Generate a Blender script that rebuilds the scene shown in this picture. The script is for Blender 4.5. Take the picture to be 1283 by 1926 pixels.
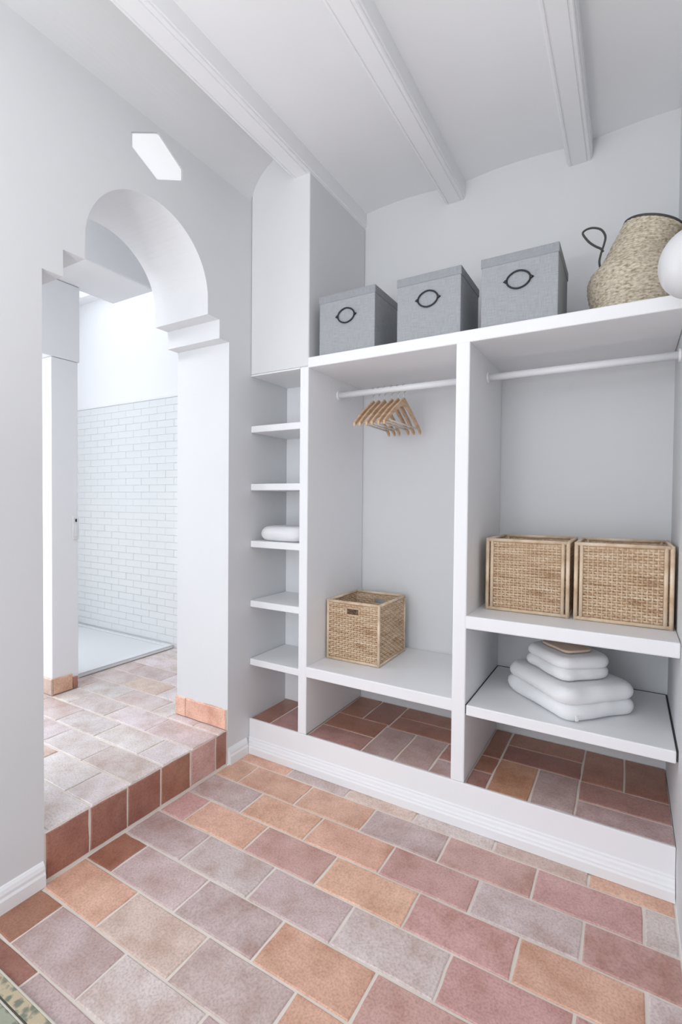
import bpy, bmesh, math, random
from mathutils import Vector, Matrix, noise
from mathutils.geometry import tessellate_polygon
random.seed(7)
for o in list(bpy.data.objects):
    bpy.data.objects.remove(o, do_unlink=True)
SC = bpy.context.scene
COL = SC.collection
PI = math.pi

# ------------------------------------------------------------------ camera
CAM = Vector((1.6784, -1.9226, 1.30))
YAW, PITCH, ROLL, FPX = 30.5634, -1.2443, 0.5175, 918.08
def cam_axes():
    y, p, r = (math.radians(a) for a in (YAW, PITCH, ROLL))
    f = Vector((-math.sin(y)*math.cos(p), math.cos(y)*math.cos(p), math.sin(p)))
    rt = Vector((math.cos(y), math.sin(y), 0)); up = rt.cross(f)
    return rt*math.cos(r)+up*math.sin(r), -rt*math.sin(r)+up*math.cos(r), f
rt, up, fw = cam_axes()
cd = bpy.data.cameras.new('camera'); cam = bpy.data.objects.new('camera', cd); COL.objects.link(cam)
cd.sensor_fit = 'HORIZONTAL'; cd.sensor_width = 36.0; cd.lens = FPX/1283*36.0
cd.clip_start = 0.02
cam.matrix_world = Matrix(((rt.x, up.x, -fw.x, CAM.x), (rt.y, up.y, -fw.y, CAM.y), (rt.z, up.z, -fw.z, CAM.z), (0, 0, 0, 1)))
SC.camera = cam

# ------------------------------------------------------------------ world, added daylight lights, exposure
w = bpy.data.worlds.new('sky'); SC.world = w; w.use_nodes = True
w.node_tree.nodes['Background'].inputs[0].default_value = (0.80, 0.88, 1.0, 1)
w.node_tree.nodes['Background'].inputs[1].default_value = 1.0
SC.view_settings.view_transform = 'Standard'
SC.view_settings.look = 'None'
SC.view_settings.gamma = 1.0
SC.view_settings.use_curve_mapping = False
SC.view_settings.exposure = 0.20
def area(name, loc, target, sx, sy, power, color):
    l = bpy.data.lights.new(name, 'AREA'); l.shape = 'RECTANGLE'; l.size = sx; l.size_y = sy
    l.energy = power; l.color = color
    o = bpy.data.objects.new(name, l); COL.objects.link(o); o.location = loc
    o.rotation_euler = (Vector(target)-Vector(loc)).to_track_quat('-Z', 'Y').to_euler()
    return o
DAY = (0.93, 0.965, 1.0)
area('added_room_window_light', (0.80, -3.46, 1.30), (0.80, 0, 1.30), 1.3, 2.1, 29, DAY)  # added unseen light from behind the viewer, evens out the room
area('added_hall_window_light', (-1.40, -2.66, 1.55), (-1.40, 0, 1.55), 1.3, 1.8, 4.5, DAY)  # added out-of-view light that brightens the hall
area('added_hall_side_light', (-2.71, -1.45, 1.55), (0, -1.45, 1.55), 1.5, 2.1, 27, DAY)  # added unseen light from the far hall wall, shines through the arch
area('added_shower_skylight', (-1.75, 0.20, 3.06), (-1.75, 0.20, 0), 1.1, 0.6, 1.6, DAY)  # added light above the shower, its source out of view
area('added_hall_roof_fill', (-0.58, -1.80, 3.06), (-0.58, -1.80, 0), 0.30, 1.2, 14, DAY)  # added hidden roof light that fills the dropped beam's face

# ------------------------------------------------------------------ dimensions (metres)
W, D = 1.8329, 0.5611
P = 0.172          # plinth / wardrobe floor level
HS = 0.173         # hall floor level
A1, A2 = 0.308, 0.357
D1, D2 = 1.071, 1.127
ZS0, ZS1 = 1.933, 1.982
NICHE = 0.306
YF = -3.40         # wall behind the camera
YL, YR = -1.03, -0.157
T = 0.36           # thickness of the arched wall
ZT = 3.12

# ------------------------------------------------------------------ materials
def new_mat(name):
    m = bpy.data.materials.new(name); m.use_nodes = True
    nt = m.node_tree; b = nt.nodes['Principled BSDF']
    return m, nt, b
def N(nt, kind, **kw):
    n = nt.nodes.new(kind)
    for k, v in kw.items():
        if k in n.inputs: n.inputs[k].default_value = v
        else: setattr(n, k, v)
    return n
def coords(nt, scale=(1, 1, 1), out='Object'):
    tc = N(nt, 'ShaderNodeTexCoord'); mp = N(nt, 'ShaderNodeMapping')
    mp.inputs['Scale'].default_value = scale
    nt.links.new(tc.outputs[out], mp.inputs['Vector'])
    return mp.outputs['Vector']
def bump(nt, b, vec, scale, strength, dist=0.002, detail=4):
    n = N(nt, 'ShaderNodeTexNoise'); n.inputs['Scale'].default_value = scale; n.inputs['Detail'].default_value = detail
    nt.links.new(vec, n.inputs['Vector'])
    bp = N(nt, 'ShaderNodeBump'); bp.inputs['Strength'].default_value = strength; bp.inputs['Distance'].default_value = dist
    nt.links.new(n.outputs['Fac'], bp.inputs['Height']); nt.links.new(bp.outputs['Normal'], b.inputs['Normal'])
    return n
def ramp(nt, fac, stops):
    r = N(nt, 'ShaderNodeValToRGB'); e = r.color_ramp.elements
    while len(e) < len(stops): e.new(0.5)
    for s, (p, c) in zip(e, stops):
        s.position = p; s.color = (*c, 1)
    nt.links.new(fac, r.inputs['Fac'])
    return r.outputs['Color']
def plain(name, col, rough=0.5, bscale=0, bstr=0, metallic=0.0, var=0.0):
    m, nt, b = new_mat(name)
    b.inputs['Base Color'].default_value = (*col, 1); b.inputs['Roughness'].default_value = rough
    b.inputs['Metallic'].default_value = metallic
    if bscale:
        n = bump(nt, b, coords(nt), bscale, bstr)
    if var:
        v = N(nt, 'ShaderNodeTexNoise'); v.inputs['Scale'].default_value = 3.0; v.inputs['Detail'].default_value = 3
        nt.links.new(coords(nt), v.inputs['Vector'])
        c = ramp(nt, v.outputs['Fac'], [(0.3, tuple(x*(1-var) for x in col)), (0.7, col)])
        nt.links.new(c, b.inputs['Base Color'])
    return m
M = {}
M['plaster'] = plain('white_plaster', (0.735, 0.742, 0.755), 0.75, 14, 0.12, var=0.02)
M['hall_white'] = plain('bright_white_paint', (0.90, 0.905, 0.915), 0.7, 14, 0.08)
M['ceiling'] = plain('ceiling_paint', (0.89, 0.895, 0.91), 0.8, 9, 0.10, var=0.02)
M['paint'] = plain('white_satin_paint', (0.885, 0.89, 0.905), 0.5, 30, 0.05, var=0.015)
M['grout'] = plain('sandy_grout', (0.90, 0.82, 0.74), 0.9, 120, 0.3, var=0.12)
M['grout_white'] = plain('white_grout', (0.74, 0.74, 0.74), 0.9)
M['black_metal'] = plain('dark_metal', (0.035, 0.035, 0.04), 0.45, metallic=0.6)
M['steel'] = plain('hook_steel', (0.62, 0.64, 0.66), 0.3, metallic=1.0)
M['enamel'] = plain('white_enamel', (0.84, 0.85, 0.86), 0.25)
M['plastic'] = plain('white_plastic', (0.82, 0.82, 0.82), 0.4)
M['painted_gap_shade'] = plain('painted_gap_shade', (0.05, 0.05, 0.05), 0.8)  # near-black that stands in for shade in the loose shelf's gaps

def tile_mat():
    m, nt, b = new_mat('terracotta_tile')
    oi = N(nt, 'ShaderNodeObjectInfo')
    tc = N(nt, 'ShaderNodeTexCoord')
    add = N(nt, 'ShaderNodeVectorMath', operation='ADD')
    mul = N(nt, 'ShaderNodeVectorMath', operation='SCALE'); mul.inputs['Scale'].default_value = 40.0
    cmb = N(nt, 'ShaderNodeCombineXYZ')
    for k in range(3): nt.links.new(oi.outputs['Random'], cmb.inputs[k])
    nt.links.new(cmb.outputs[0], mul.inputs[0])
    nt.links.new(tc.outputs['Object'], add.inputs[0]); nt.links.new(mul.outputs[0], add.inputs[1])
    n1 = N(nt, 'ShaderNodeTexNoise'); n1.inputs['Scale'].default_value = 9; n1.inputs['Detail'].default_value = 5; n1.inputs['Roughness'].default_value = 0.6
    n2 = N(nt, 'ShaderNodeTexNoise'); n2.inputs['Scale'].default_value = 150; n2.inputs['Detail'].default_value = 3
    for n in (n1, n2): nt.links.new(add.outputs[0], n.inputs['Vector'])
    # large clouds towards a chalky mauve and a fired orange
    c1 = ramp(nt, n1.outputs['Fac'], [(0.30, (0.80, 0.70, 0.64)), (0.5, (1, 1, 1)), (0.72, (1.16, 1.22, 1.26))])
    c2 = ramp(nt, n2.outputs['Fac'], [(0.30, (0.72, 0.70, 0.70)), (0.55, (1, 1, 1)), (0.75, (1.10, 1.10, 1.10))])
    m1 = N(nt, 'ShaderNodeMix', data_type='RGBA', blend_type='MULTIPLY'); m1.inputs['Factor'].default_value = 1
    m2 = N(nt, 'ShaderNodeMix', data_type='RGBA', blend_type='MULTIPLY'); m2.inputs['Factor'].default_value = 0.8
    nt.links.new(oi.outputs['Color'], m1.inputs['A']); nt.links.new(c1, m1.inputs['B'])
    nt.links.new(m1.outputs['Result'], m2.inputs['A']); nt.links.new(c2, m2.inputs['B'])
    nt.links.new(m2.outputs['Result'], b.inputs['Base Color'])
    rr = N(nt, 'ShaderNodeMapRange'); rr.inputs['To Min'].default_value = 0.27; rr.inputs['To Max'].default_value = 0.46
    b.inputs['Specular IOR Level'].default_value = 0.75
    nt.links.new(n1.outputs['Fac'], rr.inputs['Value']); nt.links.new(rr.outputs[0], b.inputs['Roughness'])
    bp = N(nt, 'ShaderNodeBump'); bp.inputs['Strength'].default_value = 0.18; bp.inputs['Distance'].default_value = 0.002
    nt.links.new(n2.outputs['Fac'], bp.inputs['Height']); nt.links.new(bp.outputs['Normal'], b.inputs['Normal'])
    return m
M['tile'] = tile_mat()
def glaze_mat():
    m, nt, b = new_mat('white_glazed_tile')
    b.inputs['Base Color'].default_value = (0.80, 0.815, 0.82, 1); b.inputs['Roughness'].default_value = 0.16
    bump(nt, b, coords(nt), 18, 0.10, 0.004, 2)
    return m
M['glaze'] = glaze_mat()
def wicker_mat():
    m, nt, b = new_mat('wicker')
    v = coords(nt, (7, 7, 95))
    n = N(nt, 'ShaderNodeTexNoise'); n.inputs['Scale'].default_value = 1.0; n.inputs['Detail'].default_value = 3
    nt.links.new(v, n.inputs['Vector'])
    c = ramp(nt, n.outputs['Fac'], [(0.28, (0.36, 0.20, 0.10)), (0.44, (0.62, 0.43, 0.27)), (0.60, (0.74, 0.56, 0.39)), (0.78, (0.82, 0.70, 0.54))])
    nt.links.new(c, b.inputs['Base Color']); b.inputs['Roughness'].default_value = 0.55
    return m
M['wicker'] = wicker_mat()
def rod_mat():
    m, nt, b = new_mat('peeled_cane')
    n = N(nt, 'ShaderNodeTexNoise'); n.inputs['Scale'].default_value = 14; n.inputs['Detail'].default_value = 4
    nt.links.new(coords(nt), n.inputs['Vector'])
    c = ramp(nt, n.outputs['Fac'], [(0.3, (0.58, 0.40, 0.25)), (0.5, (0.76, 0.59, 0.42)), (0.7, (0.84, 0.70, 0.54))])
    nt.links.new(c, b.inputs['Base Color']); b.inputs['Roughness'].default_value = 0.45
    return m
M['cane'] = rod_mat()
def linen_mat(name, col, fine=700):
    m, nt, b = new_mat(name)
    a = N(nt, 'ShaderNodeTexNoise'); a.inputs['Scale'].default_value = 1; a.inputs['Detail'].default_value = 2
    nt.links.new(coords(nt, (25, 25, fine)), a.inputs['Vector'])
    d = N(nt, 'ShaderNodeTexNoise'); d.inputs['Scale'].default_value = 1; d.inputs['Detail'].default_value = 2
    nt.links.new(coords(nt, (fine, fine, 25)), d.inputs['Vector'])
    mx = N(nt, 'ShaderNodeMath', operation='ADD'); nt.links.new(a.outputs['Fac'], mx.inputs[0]); nt.links.new(d.outputs['Fac'], mx.inputs[1])
    hf = N(nt, 'ShaderNodeMath', operation='MULTIPLY'); hf.inputs[1].default_value = 0.5; nt.links.new(mx.outputs[0], hf.inputs[0])
    c = ramp(nt, hf.outputs[0], [(0.32, tuple(x*0.78 for x in col)), (0.5, col), (0.68, tuple(min(1, x*1.18) for x in col))])
    nt.links.new(c, b.inputs['Base Color']); b.inputs['Roughness'].default_value = 0.9
    bp = N(nt, 'ShaderNodeBump'); bp.inputs['Strength'].default_value = 0.25; bp.inputs['Distance'].default_value = 0.001
    nt.links.new(hf.outputs[0], bp.inputs['Height']); nt.links.new(bp.outputs['Normal'], b.inputs['Normal'])
    return m
M['linen'] = linen_mat('grey_linen', (0.36, 0.375, 0.395))
M['linen_lid'] = linen_mat('grey_linen_lid', (0.31, 0.325, 0.345))
M['towel'] = plain('white_terry', (0.86, 0.865, 0.88), 0.95, 380, 0.5)
M['tan_terry'] = plain('tan_terry', (0.72, 0.56, 0.45), 0.95, 380, 0.5)
def wood_mat():
    m, nt, b = new_mat('hanger_wood')
    n = N(nt, 'ShaderNodeTexNoise'); n.inputs['Scale'].default_value = 1; n.inputs['Detail'].default_value = 4
    nt.links.new(coords(nt, (60, 8, 60)), n.inputs['Vector'])
    c = ramp(nt, n.outputs['Fac'], [(0.3, (0.50, 0.30, 0.16)), (0.6, (0.68, 0.47, 0.30))])
    nt.links.new(c, b.inputs['Base Color']); b.inputs['Roughness'].default_value = 0.4
    return m
M['wood'] = wood_mat()
M['pale_wood'] = plain('pale_dowel', (0.72, 0.64, 0.55), 0.5)
def seagrass_mat():
    m, nt, b = new_mat('seagrass')
    n = N(nt, 'ShaderNodeTexNoise'); n.inputs['Scale'].default_value = 110; n.inputs['Detail'].default_value = 5
    nt.links.new(coords(nt, (0.7, 0.7, 1.5)), n.inputs['Vector'])
    c = ramp(nt, n.outputs['Fac'], [(0.30, (0.27, 0.22, 0.14)), (0.47, (0.52, 0.45, 0.34)), (0.66, (0.70, 0.64, 0.53))])
    nt.links.new(c, b.inputs['Base Color']); b.inputs['Roughness'].default_value = 0.8
    return m
M['seagrass'] = seagrass_mat()
M['seagrass_dark'] = plain('dark_seagrass_cord', (0.055, 0.058, 0.055), 0.7, 90, 0.4)
def rug_mat(name, base, spot, scale):
    m, nt, b = new_mat(name)
    v = coords(nt)
    a = N(nt, 'ShaderNodeTexVoronoi'); a.inputs['Scale'].default_value = scale
    n = N(nt, 'ShaderNodeTexNoise'); n.inputs['Scale'].default_value = scale*1.7; n.inputs['Detail'].default_value = 4
    nt.links.new(v, a.inputs['Vector']); nt.links.new(v, n.inputs['Vector'])
    mx = N(nt, 'ShaderNodeMath', operation='MULTIPLY'); nt.links.new(a.outputs['Distance'], mx.inputs[0]); nt.links.new(n.outputs['Fac'], mx.inputs[1])
    c = ramp(nt, mx.outputs[0], [(0.12, spot), (0.20, tuple((x+y)/2 for x, y in zip(base, spot))), (0.26, base)])
    nt.links.new(c, b.inputs['Base Color']); b.inputs['Roughness'].default_value = 0.95
    bump(nt, b, v, 500, 0.5)
    return m
M['rug_border'] = rug_mat('rug_border_pile', (0.62, 0.52, 0.36), (0.24, 0.26, 0.20), 42)
M['rug_field'] = rug_mat('rug_field_pile', (0.40, 0.42, 0.33), (0.10, 0.11, 0.09), 30)
M['rug_edge'] = plain('rug_cream_binding', (0.68, 0.64, 0.55), 0.95, 300, 0.4)
M['rug_line'] = plain('rug_dark_line', (0.09, 0.09, 0.07), 0.95, 300, 0.4)
def lamp_mat():
    m, nt, b = new_mat('opal_glass')
    b.inputs['Base Color'].default_value = (0.74, 0.745, 0.755, 1); b.inputs['Roughness'].default_value = 0.3
    return m
M['opal'] = lamp_mat()
M['glow'], _nt, _b = new_mat('lit_diffuser')
_b.inputs['Base Color'].default_value = (0.85, 0.85, 0.86, 1); _b.inputs['Roughness'].default_value = 0.5
_b.inputs['Emission Color'].default_value = (0.96, 0.97, 1.0, 1); _b.inputs['Emission Strength'].default_value = 0.32

# ------------------------------------------------------------------ mesh helpers
def box(bm, x0, x1, y0, y1, z0, z1):
    v = [bm.verts.new((x, y, z)) for z in (z0, z1) for y in (y0, y1) for x in (x0, x1)]
    for q in ((0, 2, 3, 1), (4, 5, 7, 6), (0, 1, 5, 4), (2, 6, 7, 3), (0, 4, 6, 2), (1, 3, 7, 5)):
        bm.faces.new([v[i] for i in q])
def prism(bm, outline, axis, t0, t1, holes=()):
    """outline: 2D points; axis 0: (y,z) extruded along x; 1: (x,z) along y; 2: (x,y) along z"""
    def p3(p, t):
        return {0: (t, p[0], p[1]), 1: (p[0], t, p[1]), 2: (p[0], p[1], t)}[axis]
    loops = [list(outline)] + [list(h) for h in holes]
    flat = [q for l in loops for q in l]
    tris = tessellate_polygon([[Vector((a, b, 0)) for a, b in l] for l in loops])
    lo = [bm.verts.new(p3(q, t0)) for q in flat]; hi = [bm.verts.new(p3(q, t1)) for q in flat]
    for t in tris:
        bm.faces.new([lo[i] for i in t]); bm.faces.new([hi[i] for i in reversed(t)])
    k = 0
    for l in loops:
        n = len(l)
        for i in range(n):
            j = (i+1) % n
            bm.faces.new((lo[k+i], lo[k+j], hi[k+j], hi[k+i]))
        k += n
    bmesh.ops.recalc_face_normals(bm, faces=bm.faces)
def tube(bm, pts, r, seg=8, closed=False, cap=True):
    pts = [Vector(p) for p in pts]; n = len(pts); rings = []
    rr = r if isinstance(r, (list, tuple)) else [r]*n
    prev = None
    for i, p in enumerate(pts):
        if closed: t = pts[(i+1) % n]-pts[i-1]
        else: t = pts[min(i+1, n-1)]-pts[max(i-1, 0)]
        t.normalize()
        if prev is None:
            a = Vector((0, 0, 1)) if abs(t.z) < 0.9 else Vector((1, 0, 0))
            u = t.cross(a).normalized()
        else:
            u = (prev-t*prev.dot(t)).normalized()
        prev = u; v = t.cross(u)
        rings.append([bm.verts.new(p+(u*math.cos(2*PI*k/seg)+v*math.sin(2*PI*k/seg))*rr[i]) for k in range(seg)])
    m = n if closed else n-1
    for i in range(m):
        a, b = rings[i], rings[(i+1) % n]
        for k in range(seg):
            bm.faces.new((a[k], a[(k+1) % seg], b[(k+1) % seg], b[k]))
    if cap and not closed:
        bm.faces.new(rings[0][::-1]); bm.faces.new(rings[-1])
def obj(name, bm, mat, parent=None, bevel=0, smooth=False, segs=2):
    bmesh.ops.recalc_face_normals(bm, faces=bm.faces)
    me = bpy.data.meshes.new(name); bm.to_mesh(me); bm.free()
    me.materials.append(M[mat] if isinstance(mat, str) else mat)
    o = bpy.data.objects.new(name, me); COL.objects.link(o)
    if parent: o.parent = parent
    if bevel:
        b = o.modifiers.new('bevel', 'BEVEL'); b.width = bevel; b.segments = segs; b.limit_method = 'ANGLE'; b.angle_limit = 0.6
    if smooth:
        for p in me.polygons: p.use_smooth = True
    return o
def boxobj(name, dims, mat, parent=None, bevel=0.0):
    bm = bmesh.new(); box(bm, *dims); return obj(name, bm, mat, parent, bevel)
def tag(o, label, cat=None, group=None, kind=None):
    o['label'] = label
    if cat: o['category'] = cat
    if group: o['group'] = group
    if kind: o['kind'] = kind
    return o
def thing(name, label, cat, loc=(0, 0, 0), rz=0.0, group=None):
    o = bpy.data.objects.new(name, None); COL.objects.link(o); o.empty_display_size = 0.05
    o.location = loc; o.rotation_euler = (0, 0, rz)
    return tag(o, label, cat, group)
def struct(name, bm, mat, label, cat, bevel=0):
    return tag(obj(name, bm, mat, None, bevel), label, cat, None, 'structure')
def copy_tree(o, parent=None):
    c = o.copy(); COL.objects.link(c); c.parent = parent
    for ch in list(o.children): copy_tree(ch, c)
    return c

# ------------------------------------------------------------------ setting: walls
ARC_C, ARC_R, ARC_Z = -0.589, 0.293, 2.222
arch = [(YL, 0), (YL, 2.058), (-0.960, 2.058), (-0.960, 2.150), (ARC_C-ARC_R, 2.150)]
arch += [(ARC_C-ARC_R*math.cos(a), ARC_Z+ARC_R*math.sin(a)) for a in [PI*k/40 for k in range(41)]]
arch += [(ARC_C+ARC_R, 2.152), (-0.222, 2.152), (-0.222, 2.064), (YR, 2.064), (YR, 0)]
outer = [(YF, 0)] + arch + [(0.68, 0), (0.68, ZT), (YF, ZT)]
HEXA = [(-0.695, 2.715), (-0.572, 2.793), (-0.445, 2.715), (-0.445, 2.668), (-0.574, 2.600), (-0.695, 2.661)]
bm = bmesh.new(); prism(bm, outer, 0, -T, 0, [HEXA])
struct('wall_left', bm, 'plaster', 'white plaster wall with stepped round arch and small hexagonal opening above it', 'wall')
bm = bmesh.new(); box(bm, 0, W+0.12, D, D+0.12, 0, ZT)
struct('wall_back', bm, 'plaster', 'white plaster wall behind the wardrobe shelves and grey boxes', 'wall')
bm = bmesh.new(); box(bm, W, W+0.12, YF, D, 0, ZT)
struct('wall_right', bm, 'plaster', 'white plaster wall at the right edge of the photo', 'wall')
bm = bmesh.new(); prism(bm, [(-0.01, 0), (W+0.12, 0), (W+0.12, ZT), (-0.01, ZT)], 1, YF-0.12, YF, [[(0.08, 0.20), (1.76, 0.20), (1.76, 2.60), (0.08, 2.60)]])
struct('wall_front', bm, 'plaster', 'white plaster wall with large added window opening, behind the viewer', 'wall')
def window(name, x0, x1, z0, z1, y, label, nx):
    bm = bmesh.new(); t = 0.045
    box(bm, x0, x0+t, y-0.03, y+0.03, z0, z1); box(bm, x1-t, x1, y-0.03, y+0.03, z0, z1)
    box(bm, x0+t, x1-t, y-0.03, y+0.03, z0, z0+t); box(bm, x0+t, x1-t, y-0.03, y+0.03, z1-t, z1)
    for k in range(1, nx):
        xm = x0+(x1-x0)*k/nx; box(bm, xm-0.02, xm+0.02, y-0.02, y+0.02, z0+t, z1-t)
    return struct(name, bm, 'paint', label, 'window')
window('added_window_1', 0.08, 1.76, 0.20, 2.60, YF-0.03, 'white framed window added out of view behind the viewer to light the room', 2)  # frame for the added room light, never in view
# hexagonal light set into the wall above the arch
def hexa_inset(k):
    cy, cz = -0.571, 2.690
    return [(cy+(y-cy)*k, cz+(z-cz)*k) for y, z in HEXA]
# column of wall above the narrow niche
bm = bmesh.new(); box(bm, 0.001, A2, 0.0, D-0.001, ZS0+0.008, ZT-0.01)
struct('wall_column', bm, 'plaster', 'white boxed-out wall above the narrow shelf niche', 'wall', 0.006)

# ceiling: shallow vaults between beams
BEAMS = [(0.257, 0.364), (0.826, 0.930), (1.403, 1.507)]
def ceil_profile():
    pts = []
    edges = [(0.364, 0.826), (0.930, 1.403), (1.507, 1.98)]
    for a, b in edges:
        for k in range(13):
            u = k/12; x = a+(b-a)*u
            if x < 0.0 or x > W: continue
            pts.append((x, 2.932+0.014*(1-(1-2*u)**2)))
    pts = [(0.30, 3.0), (0.31, 3.0)]+pts
    if pts[-1][0] < W: pts.append((W, pts[-1][1]+0.002))
    return pts
bm = bmesh.new(); cp = ceil_profile()
prism(bm, cp+[(W, 3.11), (0.30, 3.11)], 1, YF, D)
ceil = struct('ceiling', bm, 'ceiling', 'white ceiling with shallow vaults between the beams', 'ceiling')

ZB = 2.843
cove = [(-0.003+0.262*(1-math.cos(PI/2*k/20)), 2.785+0.215*math.sin(PI/2*k/20)) for k in range(21)]
bm = bmesh.new(); prism(bm, cove+[(0.29, 3.0), (0.29, 3.11), (-0.003, 3.11)], 1, YF, -0.0005); obj('cove', bm, 'plaster', ceil)
for i, (x0, x1) in enumerate(BEAMS):
    g = 0.004
    prof = [(x0, 3.0), (x0, ZB+0.014), (x0+0.005, ZB+0.012), (x0+0.005, ZB+0.004), (x0+0.009, ZB), (x0+0.016, ZB), (x0+0.018, ZB+g), (x0+0.021, ZB+g), (x0+0.023, ZB),
            (x1-0.023, ZB), (x1-0.021, ZB+g), (x1-0.018, ZB+g), (x1-0.016, ZB), (x1-0.009, ZB), (x1-0.005, ZB+0.004), (x1-0.005, ZB+0.012), (x1, ZB+0.014), (x1, 3.0)]
    bm = bmesh.new(); prism(bm, prof, 1, YF, D)
    obj('beam', bm, 'paint', ceil)

# baseboards with a moulded top
def skirt(name, y0, y1, label):
    prof = [(0, 0), (0.018, 0), (0.018, 0.040), (0.014, 0.048), (0.014, 0.058), (0.010, 0.070), (0.004, 0.078), (0, 0.080)]
    bm = bmesh.new(); prism(bm, [(a, b) for a, b in prof], 1, y0, y1)
    return struct(name, bm, 'paint', label, 'baseboard')
skirt('baseboard_left', YF, YL-0.004, 'white moulded baseboard along left wall before the step')
skirt('baseboard_corner', YR+0.004, -0.024, 'short white baseboard between the step and the wardrobe')

# ------------------------------------------------------------------ terracotta tiles
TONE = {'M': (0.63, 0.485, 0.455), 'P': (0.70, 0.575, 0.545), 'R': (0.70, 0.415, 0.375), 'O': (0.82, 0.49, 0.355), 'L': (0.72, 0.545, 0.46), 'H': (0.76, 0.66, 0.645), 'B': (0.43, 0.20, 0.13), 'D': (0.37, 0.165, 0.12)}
def tile_mesh(sx, sy, th=0.011, jit=0.0016):
    me = bpy.data.meshes.new('tile')
    hx, hy = sx/2, sy/2; n = 4
    ring = []
    for (ax, ay, bx, by) in ((-hx, -hy, hx, -hy), (hx, -hy, hx, hy), (hx, hy, -hx, hy), (-hx, hy, -hx, -hy)):
        for k in range(3):
            t = k/3
            ring.append((ax+(bx-ax)*t+random.uniform(-jit, jit), ay+(by-ay)*t+random.uniform(-jit, jit)))
    c = 0.0035
    def inset(p):
        return (p[0]-math.copysign(min(c, abs(p[0])), p[0]) if abs(abs(p[0])-hx) < 0.004 else p[0],
                p[1]-math.copysign(min(c, abs(p[1])), p[1]) if abs(abs(p[1])-hy) < 0.004 else p[1])
    v = [(x, y, -th) for x, y in ring]+[(x, y, -0.0022) for x, y in ring]+[(*inset(q), 0) for q in ring]
    m = len(ring); f = []
    for l in range(2):
        for k in range(m):
            f.append((l*m+k, l*m+(k+1) % m, (l+1)*m+(k+1) % m, (l+1)*m+k))
    f.append(tuple(range(2*m, 3*m)))
    me.from_pydata(v, [], f); me.materials.append(M['tile'])
    return me
_cache = {}
def tile(parent, x0, x1, y0, y1, z, tone, gap=0.0085, plane='z', name='tile'):
    sx, sy = x1-x0-gap, y1-y0-gap
    if sx < 0.01 or sy < 0.01: return None
    key = (round(sx, 3), round(sy, 3)); lst = _cache.setdefault(key, [])
    if len(lst) < 4:
        lst.append(tile_mesh(sx, sy)); me = lst[-1]
    else: me = random.choice(lst)
    o = bpy.data.objects.new(name, me); COL.objects.link(o); o.parent = parent
    if plane == 'z':
        o.location = ((x0+x1)/2, (y0+y1)/2, z)
        o.rotation_euler = (random.uniform(-.0025, .0025), random.uniform(-.0025, .0025), random.choice((0, PI))+random.uniform(-.004, .004))
    elif plane == 'x':                         # faces +x; x-range is y, y-range is z
        o.rotation_euler = (PI/2, 0, PI/2); o.location = (z, (x0+x1)/2, (y0+y1)/2)
    elif plane == '-y':                        # faces -y; x-range is x, y-range is z
        o.rotation_euler = (PI/2, 0, 0); o.location = ((x0+x1)/2, z, (y0+y1)/2)
    c = TONE[tone]; k = random.uniform(0.93, 1.07); h = random.uniform(0.97, 1.03)
    o.color = (c[0]*k, c[1]*k*h, c[2]*k, 1)
    return o

bm = bmesh.new(); box(bm, -0.0004, W, YF, D, -0.06, -0.0035)
floor = struct('floor', bm, 'grout', 'terracotta tiled floor laid in running bond with pale grout', 'floor')
ROWS = ['?', 'OOOMRRP', 'MOORPR', 'ROROROP', 'MPMPRR', 'BMMORRM', 'OLMORR', 'BMPMORM', 'DMMRPO', 'RMOPRMO', 'MROMPR']
yb = [0.0, -0.085]
while yb[-1] > YF+0.01: yb.append(max(yb[-1]-0.16, YF))
for r in range(len(yb)-1):
    off = 0.142 if r % 2 == 1 else 0.302
    xs = [0.0]; x = off
    while x < W-0.01: xs.append(x); x += 0.32
    xs.append(W)
    row = 'OMLPLOO' if r == 0 else (ROWS[r] if r < len(ROWS) else ''.join(random.choice('MRPOLM') for _ in range(8)))
    for i in range(len(xs)-1):
        tile(floor, xs[i]+(0.002 if i == 0 else 0), xs[i+1]-(0.002 if i == len(xs)-2 else 0), yb[r+1], yb[r], 0.0, row[i % len(row)])

# ------------------------------------------------------------------ hall behind the arch
HX0, HY0, HY1 = -2.65, -2.60, 0.62
bm = bmesh.new(); box(bm, HX0, -T-0.001, HY0, HY1, -0.06, HS-0.0035)
box(bm, -T-0.001, -0.0030, YL+0.0005, YR-0.0005, -0.06, HS-0.0035)
box(bm, -0.0030, -0.0005, YL+0.0005, YR-0.0005, -0.06, 0.002)
hall = struct('floor_hall', bm, 'grout', 'raised terracotta hall floor with a tiled step under the arch', 'floor')
def clip_tile(parent, x0, x1, y0, y1, z, tone):
    """tiles only where the hall floor is"""
    if x0 >= -T-0.001:
        y0 = max(y0, YL+0.002); y1 = min(y1, YR-0.002)
    elif x1 > -T:
        if y1 <= YL or y0 >= YR: x1 = -T-0.002
        elif y0 < YL or y1 > YR:
            tile(parent, x0, -T-0.002, y0, y1, z, tone)
            x0 = -T-0.004; y0 = max(y0, YL+0.002); y1 = min(y1, YR-0.002)
    if y1-y0 > 0.02 and x1-x0 > 0.02: tile(parent, x0, x1, y0, y1, z, tone)
TRAY_X, TRAY_Y = -1.285, -0.15
r = 0; y = 0.60
ys = [HY1-0.001]
y = 0.58
while y > -1.9: ys.append(y); y -= 0.16
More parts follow.
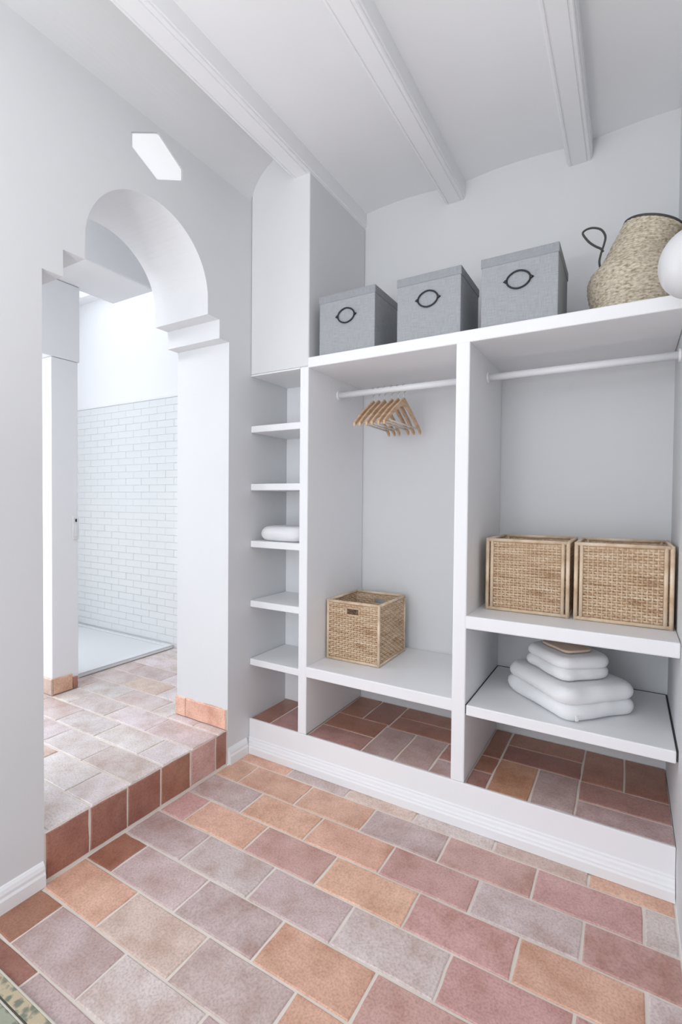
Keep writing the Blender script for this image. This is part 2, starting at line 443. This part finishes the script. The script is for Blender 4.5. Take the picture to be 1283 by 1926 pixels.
for r in range(len(ys)-1):
    off = -0.175 if r % 2 == 1 else -0.335
    xs = [0.0]; x = off
    while x > -2.0: xs.append(x); x -= 0.32
    for i in range(len(xs)-1):
        x1, x0 = xs[i], xs[i+1]
        if ys[r+1] > TRAY_Y-0.08:
            x0 = max(x0, TRAY_X+0.004)
            if x1-x0 < 0.02: continue
        if x0 > -1.52 and x0 < -1.15 and ys[r+1] < -0.23 and ys[r] > -0.37: x0 = max(x0, -1.135)
        if x1 <= -1.15 and ys[r+1] < -0.23 and ys[r] > -0.40: continue
        clip_tile(hall, x0, x1, ys[r+1], ys[r], HS, random.choice('HHPHHL'))
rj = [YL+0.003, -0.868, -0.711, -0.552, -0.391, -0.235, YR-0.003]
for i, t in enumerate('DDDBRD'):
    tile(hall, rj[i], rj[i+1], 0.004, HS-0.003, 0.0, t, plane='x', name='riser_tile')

bm = bmesh.new(); box(bm, HX0, -T, HY1, HY1+0.12, 0, ZT)
shw = struct('wall_shower', bm, 'hall_white', 'white wall with glazed brick tiles at the back of the shower', 'wall')
bm = bmesh.new(); prism(bm, [(HY0, 0), (HY1, 0), (HY1, ZT), (HY0, ZT)], 0, HX0-0.12, HX0, [[(-2.25, 0.45), (-0.65, 0.45), (-0.65, 2.65), (-2.25, 2.65)]])  # opening added for the side light
struct('wall_hall', bm, 'hall_white', 'white far wall of the hall with tall window opening added for light', 'wall')
bm = bmesh.new(); prism(bm, [(HX0, 0), (-T, 0), (-T, ZT), (HX0, ZT)], 1, HY0-0.12, HY0, [[(-2.10, 0.60), (-0.70, 0.60), (-0.70, 2.50), (-2.10, 2.50)]])
struct('wall_hall_front', bm, 'hall_white', 'white hall wall with added window opening, out of view', 'wall')
window('added_window_2', -2.10, -0.70, 0.60, 2.50, HY0-0.03, 'white framed window added out of view to light the hall', 2)  # frame for the added hall light, never in view
bm = bmesh.new(); prism(bm, [(HX0, HY0), (-T, HY0), (-T, HY1), (HX0, HY1)], 2, 2.99, 3.05, [[(-2.32, -0.12), (-1.22, -0.12), (-1.22, 0.52), (-2.32, 0.52)], [(-0.76, -2.45), (-0.40, -2.45), (-0.40, -1.15), (-0.76, -1.15)]])  # both roof openings are added to let light into the hall
struct('ceiling_hall', bm, 'hall_white', 'white hall ceiling with added skylight above the shower and a second added roof opening', 'ceiling')
# dropped beam with deep underside, above the pier
bm = bmesh.new(); prism(bm, [(-0.79, 2.55), (-0.79, 2.988), (-1.20, 2.988), (-1.20, 2.55)], 1, HY0+0.001, 0.05)
struct('trim_1', bm, 'hall_white', 'white dropped ceiling beam seen through the arch', 'beam', 0.012)
# pier and lintel
bm = bmesh.new(); box(bm, -1.48, -1.15, -0.37, -0.215, HS, 2.106)
pier = struct('wall_pier', bm, 'hall_white', 'slim white wall pier between hall and shower', 'wall', 0.004)
bm = bmesh.new(); box(bm, -1.50, -1.146, -1.9, -0.205, 2.108, 2.548)
struct('trim_2', bm, 'hall_white', 'white lintel resting on the slim pier in the hall', 'lintel', 0.004)
# skirting tiles on pier and jamb
for a, b in ((-0.37, -0.255),):
    tile(pier, a, b, HS+0.001, 0.268, -1.139, 'O', gap=0.004, plane='x', name='skirting_tile')
tile(pier, -0.255, -0.222, HS+0.001, 0.245, -1.140, 'B', gap=0.004, plane='x', name='skirting_tile')
for a, b in ((-1.48, -1.32), (-1.32, -1.14)):
    tile(pier, a, b, HS+0.001, 0.268, -0.381, 'L', gap=0.004, plane='-y', name='skirting_tile')
bm = bmesh.new(); box(bm, -T-0.002, -0.004, YR-0.006, YR, HS+0.001, 0.272)
jb = struct('baseboard_jamb', bm, 'grout', 'salmon tiled baseboard at the foot of the right arch jamb', 'baseboard')
for a, b in ((-T-0.002, -0.285), (-0.285, -0.004)):
    tile(jb, a, b, HS+0.001, 0.274, YR-0.012, 'O', gap=0.005, plane='-y', name='skirting_tile')
# glazed tiles
def glazed_mesh(sx, sy):
    me = bpy.data.meshes.new('glazed_tile'); hx, hy = sx/2, sy/2; c = 0.0025
    v = [(-hx, -hy, 0), (hx, -hy, 0), (hx, hy, 0), (-hx, hy, 0), (-hx, -hy, .0035), (hx, -hy, .0035), (hx, hy, .004), (-hx, hy, .0035),
         (-hx+c, -hy+c, .0045), (hx-c, -hy+c, .0045), (hx-c, hy-c, .0045), (-hx+c, hy-c, .0045)]
    f = [(l*4+k, l*4+(k+1) % 4, (l+1)*4+(k+1) % 4, (l+1)*4+k) for l in range(2) for k in range(4)]+[(8, 9, 10, 11)]
    me.from_pydata(v, [], f); me.materials.append(M['glaze']); return me
gm = glazed_mesh(0.1885, 0.0537)
zt = 0.205; r = 0
while zt+0.055 < 2.075:
    x = -2.62+(0.095 if r % 2 else 0)
    while x+0.19 < -1.10:
        o = bpy.data.objects.new('glazed_tile', gm); COL.objects.link(o); o.parent = shw
        o.location = (x+0.095, HY1-0.0005, zt+0.0275)
        o.rotation_euler = (PI/2+random.uniform(-.006, .006), random.uniform(-.002, .002), random.uniform(-.006, .006))
        x += 0.19
    zt += 0.055; r += 1
boxobj('tile_trim', (-2.64, -T-0.01, HY1-0.010, HY1-0.0005, zt+0.002, zt+0.014), 'paint', shw, 0.003)
# shower tray
tr = thing('shower_tray', 'low white shower tray below the glazed tile wall', 'shower tray', ((HX0+TRAY_X)/2, (TRAY_Y+HY1)/2, HS))
tx, ty = (TRAY_X-HX0)/2-0.002, (HY1-TRAY_Y)/2-0.014
boxobj('tray_base', (-tx, tx, -ty, ty, 0.0, 0.020), 'enamel', tr, 0.006)
boxobj('tray_rim', (tx-0.05, tx, -ty, ty, 0.020, 0.028), 'enamel', tr, 0.004)
boxobj('tray_rim', (-tx, tx-0.05, ty-0.04, ty, 0.020, 0.028), 'enamel', tr, 0.004)
# wall switch on the pier
sw = thing('wall_switch', 'small white switch on the slim hall pier', 'switch', (-1.1495, -0.228, 1.060))
boxobj('plate', (0.0, 0.010, -0.024, 0.011, 0.0, 0.135), 'plastic', sw, 0.003)
boxobj('rocker', (0.010, 0.016, -0.016, 0.003, 0.02, 0.085), 'plastic', sw, 0.002)
boxobj('indicator', (0.010, 0.013, -0.011, -0.002, 0.105, 0.122), 'black_metal', sw, 0.001)

# ------------------------------------------------------------------ built-in wardrobe
wd = thing('built_in_wardrobe', 'white built-in open wardrobe with narrow shelf niche and two bays', 'wardrobe')
bm = bmesh.new(); box(bm, 0.001, W-0.001, 0.0, 0.012, 0.0, P); box(bm, 0.001, W-0.001, 0.012, D-0.001, 0.0, P-0.016)
obj('plinth', bm, 'paint', wd, 0.003)
bm = bmesh.new()
prism(bm, [(0.0, 0.001), (-0.022, 0.001), (-0.022, 0.034), (-0.017, 0.040), (-0.017, 0.046), (-0.012, 0.052), (-0.010, 0.062), (-0.005, 0.068), (-0.005, 0.074), (0.0, 0.078)], 0, 0.002, W-0.002)
obj('plinth_moulding', bm, 'paint', wd)
boxobj('partition', (A1, A2, 0.0, D-0.001, P, ZS0+0.0075), 'paint', wd, 0.005)
boxobj('divider', (D1, D2, 0.0, D-0.001, P, ZS0+0.006), 'paint', wd, 0.005)
boxobj('niche_back', (0.001, A1, NICHE, D-0.001, P-0.002, ZS0+0.007), 'paint', wd)
boxobj('niche_top', (0.001, A1, 0.0, NICHE, ZS0, ZS0+0.007), 'paint', wd, 0.002)
boxobj('top_shelf', (A2-0.005, W-0.001, 0.0, D-0.001, ZS0, ZS1), 'paint', wd, 0.005)
for z in (1.681, 1.386, 1.094, 0.786, 0.484):
    boxobj('shelf', (0.002, A1+0.004, 0.001, NICHE+0.003, z-0.034, z), 'paint', wd, 0.004)
boxobj('shelf', (A2-0.005, D1+0.005, 0.001, D-0.002, 0.452, 0.503), 'paint', wd, 0.005)
boxobj('shelf', (D2-0.005, W-0.001, 0.001, D-0.002, 0.796, 0.848), 'paint', wd, 0.005)
boxobj('shelf', (D2+0.004, W-0.006, 0.0, D-0.008, 0.449, 0.491), 'paint', wd, 0.004)
boxobj('gap_shade_strip', (D2+0.0005, D2+0.0035, 0.004, D-0.003, 0.455, 0.4905), 'painted_gap_shade', wd)  # dark strips colour in the shade of the gaps around the loose shelf
boxobj('gap_shade_strip', (W-0.005, W-0.0015, 0.004, D-0.003, 0.455, 0.4905), 'painted_gap_shade', wd)
boxobj('gap_shade_strip', (D2+0.004, W-0.006, D-0.007, D-0.0015, 0.455, 0.4905), 'painted_gap_shade', wd)
for x0, x1 in ((A2, D1), (D2, W)):
    bm = bmesh.new(); tube(bm, [(x0+0.0005, 0.28, 1.853), (x1-0.0005, 0.28, 1.853)], 0.0155, 20)
    ro = obj('clothes_rod', bm, 'paint', wd, 0, True)
    for xa, xb in ((x0+0.0005, x0+0.008), (x1-0.008, x1-0.0005)):
        bm = bmesh.new(); tube(bm, [(xa, 0.28, 1.853), (xb, 0.28, 1.853)], 0.024, 20)
        obj('rod_flange', bm, 'paint', ro)
# tiled floor of the wardrobe
bed = boxobj('wardrobe_floor', (0.002, W-0.002, 0.0125, D-0.002, P-0.016, P-0.005), 'grout', wd)
zt = P-0.002
TONE.update({'M': (0.58, 0.42, 0.395), 'R': (0.50, 0.27, 0.235), 'O': (0.62, 0.33, 0.21)})   # darker tones put the shade inside the wardrobe into the tile colour
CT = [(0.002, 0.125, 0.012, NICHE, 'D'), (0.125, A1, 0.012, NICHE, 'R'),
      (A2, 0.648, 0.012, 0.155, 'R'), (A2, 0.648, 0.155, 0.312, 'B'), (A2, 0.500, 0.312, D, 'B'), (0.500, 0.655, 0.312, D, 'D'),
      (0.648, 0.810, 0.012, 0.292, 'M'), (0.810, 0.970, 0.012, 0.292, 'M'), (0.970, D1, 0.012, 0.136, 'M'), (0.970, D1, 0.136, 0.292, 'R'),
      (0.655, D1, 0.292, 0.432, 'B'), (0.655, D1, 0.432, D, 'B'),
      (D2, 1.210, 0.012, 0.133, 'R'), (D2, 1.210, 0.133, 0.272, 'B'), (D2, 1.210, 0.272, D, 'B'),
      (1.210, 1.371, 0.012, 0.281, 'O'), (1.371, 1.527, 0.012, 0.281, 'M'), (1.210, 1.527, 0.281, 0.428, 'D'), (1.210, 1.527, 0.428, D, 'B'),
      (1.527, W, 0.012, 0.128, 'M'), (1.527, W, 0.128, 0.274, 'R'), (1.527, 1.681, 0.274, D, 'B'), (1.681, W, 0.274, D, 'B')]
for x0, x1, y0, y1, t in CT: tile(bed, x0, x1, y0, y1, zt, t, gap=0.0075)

# ------------------------------------------------------------------ grey storage boxes
def storage_box(loc, w, d, h, label):
    t = thing('storage_box', label, 'storage box', loc, 0, 'grey boxes on the top shelf')
    lid = 0.036
    bm = bmesh.new(); box(bm, -w/2+0.003, w/2-0.003, 0.003, d-0.003, 0.0, h-0.006)
    obj('body', bm, 'linen', t, 0.003)
    bm = bmesh.new(); box(bm, -w/2, w/2, 0.0, d, h-lid, h)
    obj('lid', bm, 'linen_lid', t, 0.004)
    # label holder: pointed oval ring with a rivet at each tip
    cx, cz = 0.0, h*0.60; rx, rz = 0.043, 0.033
    pts = []
    for k in range(48):
        a = 2*PI*k/48; c, s = math.cos(a), math.sin(a)
        pts.append((cx+rx*math.copysign(abs(c)**1.15, c), -0.0015, cz+rz*math.copysign(abs(s)**1.0, s)))
    bm = bmesh.new(); tube(bm, pts, 0.0034, 8, closed=True)
    for sgn in (-1, 1):
        tube(bm, [(cx+sgn*(rx-0.001), -0.0015, cz), (cx+sgn*(rx+0.012), -0.0010, cz)], [0.0050, 0.0022], 8)
    ring = obj('label_ring', bm, 'black_metal', t, 0, True)
    for sgn in (-1, 1):
        bm = bmesh.new(); tube(bm, [(cx+sgn*(rx+0.003), 0.003, cz), (cx+sgn*(rx+0.003), -0.005, cz), (cx+sgn*(rx+0.003), -0.0065, cz)], [0.0055, 0.0055, 0.003], 12)
        obj('rivet', bm, 'black_metal', ring, 0, True)
    return t
storage_box((0.549, 0.018, ZS1), 0.297, 0.25, 0.278, 'grey linen lidded box nearest the boxed-out column')
storage_box((0.942, 0.016, ZS1), 0.283, 0.27, 0.270, 'grey linen lidded box in the middle of three')
storage_box((1.302, 0.014, ZS1), 0.284, 0.29, 0.268, 'grey linen lidded box next to the seagrass basket')

# ------------------------------------------------------------------ seagrass belly basket
bk = thing('belly_basket', 'round seagrass belly basket with dark cord handle on the top shelf', 'basket', (1.674, 0.20, ZS1))
PROF = [(0.0, 0.100, 0.0), (0.006, 0.118, 0.0), (0.03, 0.130, 0.0), (0.075, 0.140, 0.0), (0.115, 0.148, 0.0), (0.150, 0.149, 0.0), (0.178, 0.138, 0.0), (0.200, 0.120, 0.005),
        (0.215, 0.111, 0.008), (0.245, 0.103, 0.018), (0.280, 0.098, 0.030), (0.315, 0.094, 0.044), (0.345, 0.092, 0.056), (0.362, 0.092, 0.064)]
def prof_at(z):
    for (z0, r0, c0), (z1, r1, c1) in zip(PROF, PROF[1:]):
        if z <= z1:
            t = (z-z0)/(z1-z0); return r0+(r1-r0)*t, c0+(c1-c0)*t
    return PROF[-1][1:]
def basket_skin(z0, z1, rows, inset=0.0):
    bm = bmesh.new(); seg = 120; rings = []
    for i in range(rows*4+1):
        z = z0+(z1-z0)*i/(rows*4); r, c = prof_at(z)
        ph = i/4.0
        ring = []
        for k in range(seg):
            a = 2*PI*k/seg
            rib = 0.0030*abs(math.sin(PI*ph))+0.0014*math.sin(a*30+PI*math.floor(ph))*abs(math.sin(PI*ph))
            rr = r+rib-inset
            ring.append(bm.verts.new((c+rr*math.cos(a), rr*math.sin(a)*0.98, z)))
        rings.append(ring)
    for a, b in zip(rings, rings[1:]):
        for k in range(seg): bm.faces.new((a[k], a[(k+1) % seg], b[(k+1) % seg], b[k]))
    return bm, rings
bm, rings = basket_skin(0.0, 0.208, 22); bm.faces.new(rings[0][::-1])
obj('belly', bm, 'seagrass', bk, 0, True)
bm, rings = basket_skin(0.205, 0.356, 16)
inner = [[bm.verts.new((v.co.x*0.93+0.004, v.co.y*0.93, v.co.z-0.001)) for v in rings[-1]]]
inner.append([bm.verts.new((v.co.x*0.90, v.co.y*0.90, 0.22)) for v in rings[0]])
for a, b in ((rings[-1], inner[0]), (inner[0], inner[1])):
    n = len(a)
    for k in range(n): bm.faces.new((a[k], a[(k+1) % n], b[(k+1) % n], b[k]))
def slump(x, z):
    t = max(0.0, min(1.0, (z-0.215)/0.14)); return z-t*0.34*(x+0.035)
for v in bm.verts: v.co.z = slump(v.co.x, v.co.z)
obj('folded_collar', bm, 'seagrass', bk, 0, True)
r, c = prof_at(0.356)
bm = bmesh.new(); tube(bm, [(c+(r-0.001)*math.cos(2*PI*k/64), (r-0.001)*0.98*math.sin(2*PI*k/64), slump(c+(r-0.001)*math.cos(2*PI*k/64), 0.358)+0.001) for k in range(64)], 0.0052, 8, closed=True)
obj('rim_cord', bm, 'seagrass_dark', bk, 0, True)
bm = bmesh.new()
hp = [(-0.108, -0.02, 0.212), (-0.110, -0.03, 0.232), (-0.104, -0.032, 0.262), (-0.096, -0.030, 0.290), (-0.092, -0.025, 0.322), (-0.106, -0.020, 0.352), (-0.130, -0.018, 0.367),
      (-0.152, -0.018, 0.369), (-0.168, -0.020, 0.360), (-0.166, -0.024, 0.345), (-0.146, -0.030, 0.312), (-0.124, -0.036, 0.288), (-0.104, -0.038, 0.272), (-0.098, -0.030, 0.262)]
sm = []
for i in range(len(hp)-1):
    p0, p1, p2, p3 = (Vector(hp[max(0, min(len(hp)-1, i+k))]) for k in (-1, 0, 1, 2))
    for k in range(5):
        t = k/5; sm.append(0.5*((2*p1)+(p2-p0)*t+(2*p0-5*p1+4*p2-p3)*t*t+(3*p1-p0-3*p2+p3)*t**3))
tube(bm, sm, 0.0040, 8)
obj('handle', bm, 'seagrass_dark', bk, 0, True)

# ------------------------------------------------------------------ dome lamp on the right wall
lp = thing('dome_lamp', 'white half-dome wall lamp on right wall before the basket', 'lamp', (W, -0.20, 1.992))
def dome(R, d, mat, name, x_off=0.0):
    bm = bmesh.new(); n, seg = 14, 40; rings = []
    for i in range(n):
        a = PI/2*i/n
        rings.append([bm.verts.new((-x_off-d*math.sin(a), R*math.cos(a)*math.cos(2*PI*k/seg), R*math.cos(a)*math.sin(2*PI*k/seg))) for k in range(seg)])
    tip = bm.verts.new((-x_off-d, 0, 0))
    for a, b in zip(rings, rings[1:]):
        for k in range(seg): bm.faces.new((a[k], a[(k+1) % seg], b[(k+1) % seg], b[k]))
    for k in range(seg): bm.faces.new((rings[-1][k], rings[-1][(k+1) % seg], tip))
    bm.faces.new(rings[0])
    return obj(name, bm, mat, lp, 0, True)
dome(0.098, 0.088, 'opal', 'shade', 0.008)
bm = bmesh.new(); tube(bm, [(-0.008, 0, 0), (-0.0005, 0, 0)], 0.088, 40); obj('backplate', bm, 'enamel', lp)

# ------------------------------------------------------------------ hexagonal light above the arch
hl = thing('hexagonal_light', 'white hexagonal light set into the wall above the arch', 'lamp', (0.0, -0.571, 2.690))
def hexp(k, t0, t1, name, mat, hole=None):
    bm = bmesh.new(); f = lambda q: [((y+0.571)*q, (z-2.690)*q) for y, z in HEXA]
    prism(bm, f(k), 0, t0, t1, [f(hole)] if hole else []); return obj(name, bm, mat, hl)
hexp(0.992, -0.06, -0.002, 'housing', 'enamel', 0.955)
hexp(0.95, -0.05, -0.004, 'diffuser', 'glow')

# ------------------------------------------------------------------ wicker baskets
def weave_panel(w, h, slot, warps=16, rows=26):
    """woven panel in the xz plane facing -y, x from -w/2 to w/2, z from 0 to h"""
    bm = bmesh.new(); px = w/warps; pz = h/rows; A = 0.0034
    def strand(xa, xb, z, i):
        n = max(2, int(round((xb-xa)/px*3))); R = []
        for k in range(n+1):
            x = xa+(xb-xa)*k/n
            y = A*math.sin(PI*(x/px+0.5)+(PI if i % 2 else 0))+random.uniform(-.0004, .0004)
            zz = z+random.uniform(-.0006, .0006)
            R.append([bm.verts.new((x, y, zz-pz*0.42)), bm.verts.new((x, y-0.0022, zz)), bm.verts.new((x, y, zz+pz*0.42)), bm.verts.new((x, y+0.0022, zz))])
        for a, b in zip(R, R[1:]):
            for k in range(4): bm.faces.new((a[k], a[(k+1) % 4], b[(k+1) % 4], b[k]))
        bm.faces.new(R[0]); bm.faces.new(R[-1][::-1])
    for i in range(rows):
        z = (i+0.5)*pz
        if slot and slot[2] < z < slot[3]:
            strand(-w/2, slot[0], z, i); strand(slot[1], w/2, z, i)
        else: strand(-w/2, w/2, z, i)
    for k in range(1, warps):
        x = -w/2+k*px
        if slot and slot[0] < x < slot[1]:
            box(bm, x-0.0022, x+0.0022, -0.0013, 0.0013, 0, slot[2]); box(bm, x-0.0022, x+0.0022, -0.0013, 0.0013, slot[3], h)
        else: box(bm, x-0.0022, x+0.0022, -0.0013, 0.0013, 0, h)
    if slot:
        for xx in slot[:2]:
            box(bm, xx-0.003, xx+0.003, -0.004, 0.004, slot[2]-0.004, slot[3]+0.004)
        for zz in slot[2:]:
            box(bm, slot[0], slot[1], -0.004, 0.004, zz-0.003, zz+0.003)
    return bm
def wicker_basket(w, d, h, label, slot=True, double=True):
    t = thing('wicker_basket', label, 'basket', (0, 0, 0), 0, 'wicker cube baskets in the wardrobe')
    r = 0.0075
    # corner posts: two canes side by side on the front and back
    for sx in (-1, 1):
        for yy in (r, d-r):
            bm = bmesh.new(); tube(bm, [(sx*(w/2-r), yy, 0.0), (sx*(w/2-r), yy, h-0.001)], r, 10)
            if double: tube(bm, [(sx*(w/2-r*3.5), yy, 0.004), (sx*(w/2-r*3.5), yy, h-0.004)], r*0.95, 10)
            obj('corner_post', bm, 'cane', t, 0, True)
    for z in (r, h-r):
        for yy in (r, d-r):
            bm = bmesh.new(); tube(bm, [(-w/2+r, yy, z), (w/2-r, yy, z)], r*0.98, 10); obj('frame_rod', bm, 'cane', t, 0, True)
        for sx in (-1, 1):
            bm = bmesh.new(); tube(bm, [(sx*(w/2-r), r, z), (sx*(w/2-r), d-r, z)], r*0.98, 10); obj('frame_rod', bm, 'cane', t, 0, True)
    inw = w-(r*9 if double else r*4); inh = h-4*r
    s = (-0.036, 0.036, inh-0.052, inh-0.018) if slot else None
    for yy, rot in ((r, 0), (d-r, PI)):
        p = obj('woven_panel', weave_panel(inw, inh, s), 'wicker', t); p.location = (0, yy, 2*r); p.rotation_euler = (0, 0, rot); p['kind'] = 'stuff'
    for sx in (-1, 1):
        p = obj('woven_panel', weave_panel(d-4*r, inh, None), 'wicker', t); p.location = (sx*(w/2-r), d/2, 2*r); p.rotation_euler = (0, 0, sx*PI/2); p['kind'] = 'stuff'
    boxobj('base', (-w/2+r, w/2-r, r, d-r, 0.004, 0.010), 'wicker', t)
    return t
b = wicker_basket(0.299, 0.325, 0.302, 'open wicker cube basket standing alone on the low shelf under the hangers', True, False)
b.location = (0.5145, 0.165, 0.5035); b.rotation_euler.z = math.radians(0.6)
b = wicker_basket(0.326, 0.330, 0.303, 'wicker cube basket beside the central divider, above the towels', False)
b.location = (1.3205, 0.168, 0.8485)
b = wicker_basket(0.326, 0.330, 0.303, 'wicker cube basket against the right wall, above the towels', False)
b.location = (1.6600, 0.168, 0.8485)

# ------------------------------------------------------------------ towels
def rounded_layer(bm, w, d, th, z0, seed, n=26):
    """soft slab with fully rounded long edges, slightly lumpy"""
    rr = th/2; nz = 10
    prof = [(math.cos(-PI/2+PI*k/nz), math.sin(-PI/2+PI*k/nz)) for k in range(nz+1)]
    def pt(u, v, s):            # u,v in -1..1 over the plan; s -1..1 over thickness
        x, y = u*(w/2-rr*0.9), v*(d/2-rr*0.9)
        return x, y
    rings = []
    hx, hy = w/2-rr, d/2-rr
    cr = min(0.030, hx*0.4); full = []; m = 12
    for (cx, cy, a0) in ((hx-cr, -hy+cr, -PI/2), (hx-cr, hy-cr, 0), (-hx+cr, hy-cr, PI/2), (-hx+cr, -hy+cr, PI)):
        for k in range(7):
            a = a0+PI/2*k/6; full.append((cx+cr*math.cos(a), cy+cr*math.sin(a), math.cos(a), math.sin(a)))
        nx, ny = math.cos(a0+PI/2), math.sin(a0+PI/2)
        L = 2*(hx-cr) if abs(nx) < 0.5 else 2*(hy-cr)
        tx, ty = -ny, nx
        px, py = full[-1][0], full[-1][1]
        for k in range(1, m): full.append((px+tx*L*k/m, py+ty*L*k/m, nx, ny))
    def nz_(x, y, z): return noise.noise(Vector((x*10+seed, y*10, z*16+seed*2)))
    for (c, s) in prof:
        ring = []
        for x, y, nx, ny in full:
            X, Y, Z = x+nx*rr*c, y+ny*rr*c, z0+rr+s*rr
            k = nz_(X, Y, Z)
            ring.append(bm.verts.new((X+nx*k*0.011, Y+ny*k*0.011, Z+(k*0.003*(s+1)/2))))
        rings.append(ring)
    for a, b in zip(rings, rings[1:]):
        L = len(a)
        for k in range(L): bm.faces.new((a[k], a[(k+1) % L], b[(k+1) % L], b[k]))
    # top and bottom grids by shrinking rings
    for ring, top in ((rings[-1], True), (rings[0], False)):
        prev = ring
        for f in (0.85, 0.65, 0.4, 0.15):
            cur = []
            for v, (x, y, nx, ny) in zip(ring, full):
                X, Y = v.co.x*f, v.co.y*f
                dz = nz_(X, Y, z0)*0.002 if top else 0
                cur.append(bm.verts.new((X, Y, (z0+th+dz+0.001*(1-f)) if top else z0)))
            L = len(cur)
            for k in range(L): bm.faces.new((prev[k], prev[(k+1) % L], cur[(k+1) % L], cur[k]))
            prev = cur
        bm.faces.new(prev)
def towel(name, label, loc, rz, w, d, layers, th, seed, group=None):
    t = thing(name, label, 'towel', loc, math.radians(rz), group)
    bm = bmesh.new(); z = 0
    for k in range(layers):
        rounded_layer(bm, w-0.006*k, d-0.006*k, th*1.14, z, seed+k*3.1); z += th
    obj('folded_cloth', bm, 'towel', t, 0, True)
    return t, z
t1, h1 = towel('bath_towel', 'thick white folded bath towel at the bottom of the stack', (1.472, 0.272, 0.4915), 45, 0.342, 0.398, 2, 0.057, 2.0, 'folded towels under the baskets')
# loop tag on the near corner
boxobj('care_tag', (-0.125, -0.114, -0.2000, -0.1965, 0.010, 0.030), 'towel', t1)
t2, h2 = towel('hand_towel', 'smaller white folded towel on top of the bath towel', (1.468, 0.262, 0.4915+h1+0.0115), 43, 0.235, 0.270, 2, 0.042, 9.0, 'folded towels under the baskets')
t3, h3 = towel('washcloth', 'small tan folded cloth lying on top of the towel stack', (1.466, 0.268, 0.4915+h1+0.0115+h2+0.0095), 43, 0.13, 0.17, 1, 0.009, 4.0)
t3.children[0].data.materials[0] = M['tan_terry']
towel('folded_towel', 'thin white folded towel on a narrow niche shelf', (0.166, 0.130, 1.0945), 0, 0.276, 0.235, 1, 0.066, 5.0)

# ------------------------------------------------------------------ clothes hangers
def make_hanger():
    t = thing('clothes_hanger', 'wooden clothes hanger', 'hanger', (0, 0, 0), 0, 'wooden hangers on the rod')
    up_, lo = [], []
    for k in range(-12, 13):
        u = k/12; y = 0.205*u; a = abs(u)
        zc = -0.068-0.125*(a**1.25)
        th = 0.016*(1-0.35*a)+0.006*max(0, 1-a*5)
        up_.append((y, zc+th)); lo.append((y, zc-th*0.9))
    bm = bmesh.new(); prism(bm, up_+lo[::-1], 0, -0.006, 0.006)
    obj('shoulder', bm, 'wood', t, 0.003)
    pts = [(0, 0.0, -0.052), (0, 0.0, -0.030)]
    for k in range(13):
        a = math.radians(-90+k*20); rr = 0.0205
        pts.append((0, rr*math.cos(a)+0.0, rr*math.sin(a)-0.0015))
    pts = [(0, 0, -0.052), (0, 0, -0.034)]+pts[2:]
    bm = bmesh.new(); tube(bm, pts, 0.0018, 6); obj('hook', bm, 'steel', t, 0, True)
    bm = bmesh.new(); tube(bm, [(0, -0.178, -0.176), (0, 0.178, -0.176)], 0.0042, 8); obj('trouser_bar', bm, 'pale_wood', t, 0, True)
    return t
h0 = make_hanger()
HL = ['wooden clothes hanger leftmost on the rod', 'second wooden hanger from the left on the rod', 'third wooden hanger from the left on the rod',
      'third wooden hanger from the right on the rod', 'second wooden hanger from the right on the rod', 'wooden clothes hanger rightmost on the rod']
for i, (x, a) in enumerate(((0.560, 1.5), (0.590, 1.0), (0.622, 2.0), (0.662, -1.5), (0.694, -1.0), (0.726, -2))):
    h = h0 if i == 0 else copy_tree(h0)
    h.location = (x, 0.28, 1.853); h.rotation_euler = (0, 0, math.radians(a)); h['label'] = HL[i]

# ------------------------------------------------------------------ rug
rg = thing('rug', 'patterned beige and grey-green rug at the lower left corner', 'rug', (0.45, -1.70, 0.0015))
RX, RY = 0.36, 0.437
boxobj('field', (-RX+0.046, RX-0.046, -RY+0.046, RY-0.046, 0.0, 0.009), 'rug_field', rg, 0.002)
def frame(name, a, b, mat, z):
    bm = bmesh.new()
    box(bm, -RX+a, RX-a, RY-b, RY-a, 0, z); box(bm, -RX+a, RX-a, -RY+a, -RY+b, 0, z)
    box(bm, -RX+a, -RX+b, -RY+b, RY-b, 0, z); box(bm, RX-b, RX-a, -RY+b, RY-b, 0, z)
    obj(name, bm, mat, rg, 0.0015)
frame('edge_binding', 0.0, 0.006, 'rug_edge', 0.009)
frame('border', 0.006, 0.037, 'rug_border', 0.009)
frame('dark_stripe', 0.037, 0.041, 'rug_line', 0.009)
frame('light_stripe', 0.041, 0.046, 'rug_edge', 0.009)

# ------------------------------------------------------------------ uplighter added unseen behind the viewer to brighten the ceiling
fl = thing('added_uplighter', 'white uplighter added unseen behind the viewer to bounce light off the ceiling', 'lamp', (1.0, -2.75, 0.001))
bm = bmesh.new(); tube(bm, [(0, 0, 0), (0, 0, 0.02), (0, 0, 0.028)], [0.14, 0.14, 0.05], 32); obj('base', bm, 'enamel', fl, 0, True)
bm = bmesh.new(); tube(bm, [(0, 0, 0.026), (0, 0, 1.26)], 0.012, 16); obj('pole', bm, 'enamel', fl, 0, True)
bm = bmesh.new(); seg = 40; prof = [(0.02, 1.255), (0.08, 1.265), (0.14, 1.30), (0.185, 1.36), (0.181, 1.36), (0.137, 1.305), (0.078, 1.271), (0.02, 1.261)]
rings = [[bm.verts.new((r*math.cos(2*PI*k/seg), r*math.sin(2*PI*k/seg), z)) for k in range(seg)] for r, z in prof]
for a, b in zip(rings, rings[1:]+rings[:1]):
    for k in range(seg): bm.faces.new((a[k], a[(k+1) % seg], b[(k+1) % seg], b[k]))
obj('bowl_shade', bm, 'enamel', fl, 0, True)
lb = area('added_uplighter_fill', (1.0, -2.75, 1.35), (1.0, -2.75, 3), 0.3, 0.3, 24, (1.0, 0.97, 0.93))  # added fill light aimed up at the ceiling
lb.data.shape = 'DISK'
